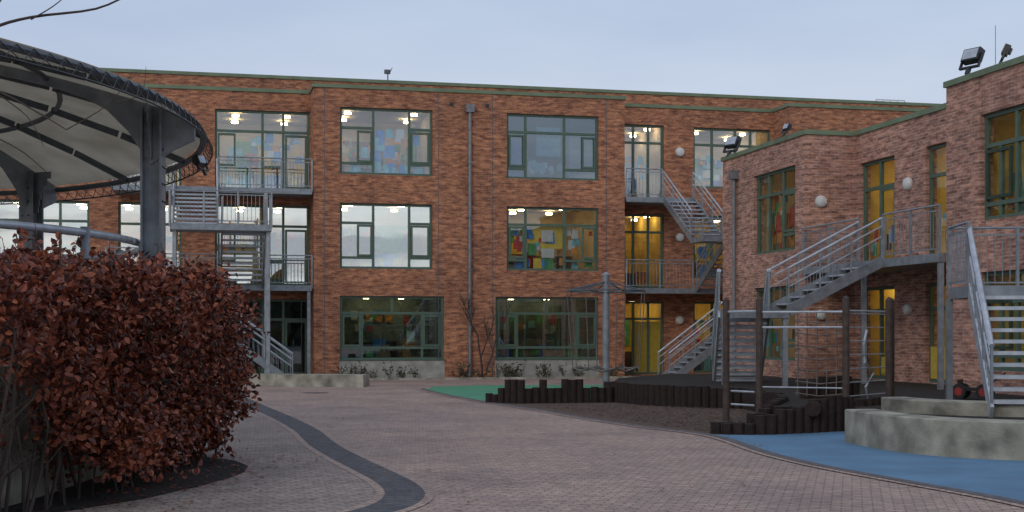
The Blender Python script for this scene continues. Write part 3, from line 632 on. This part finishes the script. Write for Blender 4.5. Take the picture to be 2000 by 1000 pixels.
for k in range(46):
    y=10.9+k*.165; x=-4.5+ (0.3 if y>14 else .05)+rr.uniform(-.15,.15)-.1*max(0,13-y)
    pts=[Vector((x,y,0))]
    for i in range(6): pts.append(pts[-1]+Vector((rr.uniform(-.13,.14),rr.uniform(-.12,.12),.42 if i<5 else .2)))
    g.tube(pts,.02,twig,5,.005)
    for i in range(1,5):
        q=pts[i]; 
        for jj in range(2): g.tube([q,q+Vector((rr.uniform(-.4,.4),rr.uniform(-.4,.4),rr.uniform(.15,.4)))],.007,twig,4,.003)
for k in range(170):
    y=rr.uniform(11,18); z0=rr.uniform(2.1,2.35); x=rr.uniform(-5.5,-3.8); h=rr.uniform(.12,.40)
    p0=Vector((x,y,z0)); p1=p0+Vector((rr.uniform(-.12,.12),rr.uniform(-.1,.1),h)); g.tube([p0,p1],.006,twig,4,.003)
    for i in range(8): lv.leaf(p0.lerp(p1,rr.uniform(.3,1)),.07,rr)
for k in range(90):
    y=rr.uniform(14,17.8); z0=rr.uniform(.5,2.1); x=xo(y,z0)-.1
    p0=Vector((x,y,z0)); p1=p0+Vector((rr.uniform(.15,.38),rr.uniform(-.15,.15),rr.uniform(-.05,.25))); g.tube([p0,p1],.006,twig,4,.003)
    for i in range(7): lv.leaf(p0.lerp(p1,rr.uniform(.2,1)),.07,rr)
me=bpy.data.meshes.new('leaves'); me.from_pydata(lv.v,[],lv.f); me.materials.append(leaf); ob=bpy.data.objects.new('leaves',me); bpy.context.collection.objects.link(ob); ob.parent=hd
make('stems',g,hd)
lf=Leaves()
for k in range(1100):
    if k<560: y=rr.uniform(11.5,18.5); x=-3.4+rr.gauss(0,.5)-.2*max(0,15-y)
    else: y=rr.uniform(11,34); x=rr.uniform(-.33,.2)*y
    c=Vector((x,y,.022)); o=len(lf.v); t=rr.uniform(0,6.3); l=rr.uniform(.02,.045); d=Vector((math.cos(t),math.sin(t),rr.uniform(-.1,.25)))*l; a=Vector((-math.sin(t),math.cos(t),.1))*l*.5
    lf.v+=[c-d,c+a,c+d,c-a]; lf.f.append((o,o+1,o+2,o+3))
me=bpy.data.meshes.new('fallen_leaves'); me.from_pydata(lf.v,[],lf.f); me.materials.append(leaf); ob=bpy.data.objects.new('fallen_leaves',me); bpy.context.collection.objects.link(ob)
def branch(m,p,d,l,r,lev,rr,up=.15):
    pts=[p];q=p
    for i in range(4):
        d=(d+Vector((rr.uniform(-.18,.18),rr.uniform(-.18,.18),rr.uniform(-.08,.12)+up*.3))).normalized(); q=q+d*l/4; pts.append(q)
    m.tube(pts,r,twig,5 if lev<2 else 4,r*.55)
    if lev<=0: return
    for i in range(3 if lev>1 else 4):
        b=pts[rr.choice([2,3,4])]; nd=(d+Vector((rr.uniform(-.8,.8),rr.uniform(-.8,.8),rr.uniform(-.1,.6)))).normalized()
        branch(m,b,nd,l*.62,r*.6,lev-1,rr,up)
m=M(); branch(m,L(-1.25,-.5,0),Vector((0,0,1)),1.6,.05,3,random.Random(12),.5); branch(m,L(-1.1,-.5,.3),Vector((.4,0,1)),1.4,.035,3,random.Random(5),.5); make('bare_tree',m)
m=M()
tb=Vector((-5.9,11.3,0))
m.tube([tb,tb+Vector((.02,0,2)),tb+Vector((.1,.05,3.6))],.09,twig,8,.06)
def tw(pts,r): 
    m.tube(spline(pts,4),r,twig,5,r*.35)
tw([(-5.8,11.35,3.5),(-5.1,11.6,4.05),(-4.65,11.8,4.38),(-4.3,11.9,4.52),(-3.75,12,4.62),(-3.4,12,4.78)],.022)
tw([(-4.75,11.75,4.33),(-4.55,11.8,4.62),(-4.35,11.8,4.9)],.010)
tw([(-4.3,11.9,4.5),(-4.1,11.9,4.62),(-3.95,12,4.8)],.008)
tw([(-5.8,11.35,3.4),(-5.1,11.5,3.85),(-4.6,11.7,3.85),(-4.2,11.8,3.65),(-3.95,11.8,3.5)],.014)
tw([(-4.6,11.7,3.85),(-4.3,11.8,3.62),(-4.15,11.8,3.35)],.007)
tw([(-5.8,11.35,3.3),(-4.9,11.5,3.5),(-4.4,11.7,3.35),(-4.1,11.8,3.1)],.010)
tw([(-5.8,11.35,3.6),(-5.0,11.5,4.5),(-4.7,11.6,5.1)],.015)
tw([(-3.95,11.8,3.5),(-3.6,11.9,3.75),(-3.42,12,4.05)],.006); tw([(-3.6,11.9,3.75),(-3.35,12,3.85),(-3.3,12,4.1)],.005)
make('bare_tree',m)
m=M(); r5=random.Random(5); pl=leafmat('shrub_leaf',[(0,(.03,.05,.02)),(.6,(.07,.09,.035)),(1,(.16,.07,.05))]); sl=Leaves()
for k in range(34):
    s_=r5.uniform(-6.5,4.2); b=L(s_,r5.uniform(-.85,-.3),0); h=r5.uniform(.25,.7)
    for i in range(6):
        e=b+Vector((r5.uniform(-.25,.25),r5.uniform(-.2,.2),h*r5.uniform(.6,1.1))); m.tube([b,e],.008,twig,4,.003)
        for j in range(5): sl.leaf(b.lerp(e,r5.uniform(.4,1)),.09,r5)
o=make('bed_shrubs',m)
me=bpy.data.meshes.new('leaves'); me.from_pydata(sl.v,[],sl.f); me.materials.append(pl); ob=bpy.data.objects.new('shrub_leaves',me); bpy.context.collection.objects.link(ob); ob.parent=o
m=M(); r6=random.Random(9); dk=simple('added_tree_foliage',(.05,.055,.035),1,var=.5,scale=.4)  # unseen tree row added behind the camera to darken ground window reflections
for k in range(150):
    x=-140+k*1.9+r6.uniform(-1,1); y=-62+r6.uniform(-4,4); h=r6.uniform(5.5,8.5); 
    for i in range(7):
        c=Vector((x+r6.uniform(-1.5,1.5),y+r6.uniform(-1.5,1.5),h*(.1+.13*i))); r=r6.uniform(1.4,2.3)
        vs=[];n=8
        for a in range(5):
            ph=math.pi*(a+.5)/5
            for b in range(n): t=2*math.pi*b/n; q=r*r6.uniform(.75,1.15); vs.append(c+Vector((math.sin(ph)*math.cos(t),math.sin(ph)*math.sin(t),math.cos(ph)))*q)
        fs=[(a*n+b,a*n+(b+1)%n,(a+1)*n+(b+1)%n,(a+1)*n+b) for a in range(4) for b in range(n)]+[tuple(range(n)),tuple(range(4*n,5*n))]
        m.add(vs,fs,dk)
make('added_reflection_trees',m)
# ------------------------------------------------------------------ world
w=bpy.data.worlds.new('World'); bpy.context.scene.world=w; w.use_nodes=True; nt=w.node_tree; nt.nodes.clear(); lk=nt.links.new
out=N(nt,'ShaderNodeOutputWorld'); bg=N(nt,'ShaderNodeBackground'); bg.inputs['Strength'].default_value=.15; lk(bg.outputs[0],out.inputs[0])
sky=N(nt,'ShaderNodeTexSky',sky_type='NISHITA'); sky.sun_disc=False; sky.sun_elevation=math.radians(28); sky.sun_rotation=math.radians(205)
tc=N(nt,'ShaderNodeTexCoord'); sp=N(nt,'ShaderNodeSeparateXYZ'); lk(tc.outputs['Generated'],sp.inputs[0])
rz=ramp(nt,[(0,(.55,.54,.59)),(.10,(.50,.53,.61)),(.26,(.39,.47,.60)),(1,(.40,.44,.52))]); lk(sp.outputs[2],rz.inputs['Fac'])
mp=N(nt,'ShaderNodeMapping'); mp.inputs['Scale'].default_value=(1.2,1.2,5); lk(tc.outputs['Generated'],mp.inputs[0])
cn=N(nt,'ShaderNodeTexNoise'); cn.inputs['Scale'].default_value=1.9; cn.inputs['Detail'].default_value=6; cn.inputs['Roughness'].default_value=.5; lk(mp.outputs[0],cn.inputs['Vector'])
cr=ramp(nt,[(.3,(.74,.77,.85)),(.7,(1,.99,.97))]); lk(cn.outputs['Fac'],cr.inputs['Fac'])
mm=N(nt,'ShaderNodeMix',data_type='RGBA',blend_type='MULTIPLY'); mm.inputs['Factor'].default_value=1; lk(rz.outputs[0],mm.inputs['A']); lk(cr.outputs[0],mm.inputs['B'])
scl=N(nt,'ShaderNodeVectorMath',operation='SCALE'); scl.inputs['Scale'].default_value=8.9; lk(mm.outputs['Result'],scl.inputs[0])
mx=N(nt,'ShaderNodeMix',data_type='RGBA'); mx.inputs['Factor'].default_value=.92; lk(sky.outputs[0],mx.inputs['A']); lk(scl.outputs[0],mx.inputs['B'])
ng=N(nt,'ShaderNodeMath',operation='MULTIPLY'); ng.inputs[1].default_value=-1; lk(sp.outputs[1],ng.inputs[0])
r1=ramp(nt,[(.3,(0,0,0)),(.8,(1,1,1))]); lk(ng.outputs[0],r1.inputs['Fac'])
r2=ramp(nt,[(0,(1,1,1)),(.10,(.9,.9,.9)),(.15,(.15,.15,.15)),(.3,(0,0,0))]); lk(sp.outputs[2],r2.inputs['Fac'])
m1=N(nt,'ShaderNodeMath',operation='MULTIPLY'); lk(r1.outputs[0],m1.inputs[0]); lk(r2.outputs[0],m1.inputs[1])
mp3=N(nt,'ShaderNodeMapping'); mp3.inputs['Scale'].default_value=(2.5,2.5,22); lk(tc.outputs['Generated'],mp3.inputs[0])
c2=N(nt,'ShaderNodeTexNoise'); c2.inputs['Scale'].default_value=1.5; c2.inputs['Detail'].default_value=4; lk(mp3.outputs[0],c2.inputs['Vector'])
c3=ramp(nt,[(.38,(.1,.1,.1)),(.54,(1,1,1))]); lk(c2.outputs['Fac'],c3.inputs['Fac'])
m2=N(nt,'ShaderNodeMath',operation='MULTIPLY'); lk(m1.outputs[0],m2.inputs[0]); lk(c3.outputs[0],m2.inputs[1])
ax=N(nt,'ShaderNodeMix',data_type='RGBA',blend_type='ADD'); lk(m2.outputs[0],ax.inputs['Factor']); lk(mx.outputs['Result'],ax.inputs['A']); ax.inputs['B'].default_value=(5.5,5.2,4.4,1)
lk(ax.outputs['Result'],bg.inputs['Color'])
sd=bpy.data.lights.new('sun','SUN'); sd.energy=.65; sd.angle=math.radians(20); sd.color=(1,.91,.80)
so=bpy.data.objects.new('sun',sd); bpy.context.collection.objects.link(so)
az=math.radians(205); el=math.radians(28)
dv=Vector((math.sin(az)*math.cos(el),math.cos(az)*math.cos(el),math.sin(el))); so.rotation_euler=dv.to_track_quat('Z','Y').to_euler(); so.location=(0,-20,40)
cd=bpy.data.cameras.new('camera'); cd.sensor_width=36; cd.lens=46.8; cd.shift_y=.075; cd.clip_end=2000; cd.clip_start=.1
co=bpy.data.objects.new('camera',cd); bpy.context.collection.objects.link(co); co.location=(0,0,H); co.rotation_euler=(math.radians(90),0,0)
sc=bpy.context.scene; sc.camera=co; sc.view_settings.view_transform='Standard'; sc.view_settings.look='None'; sc.view_settings.exposure=0
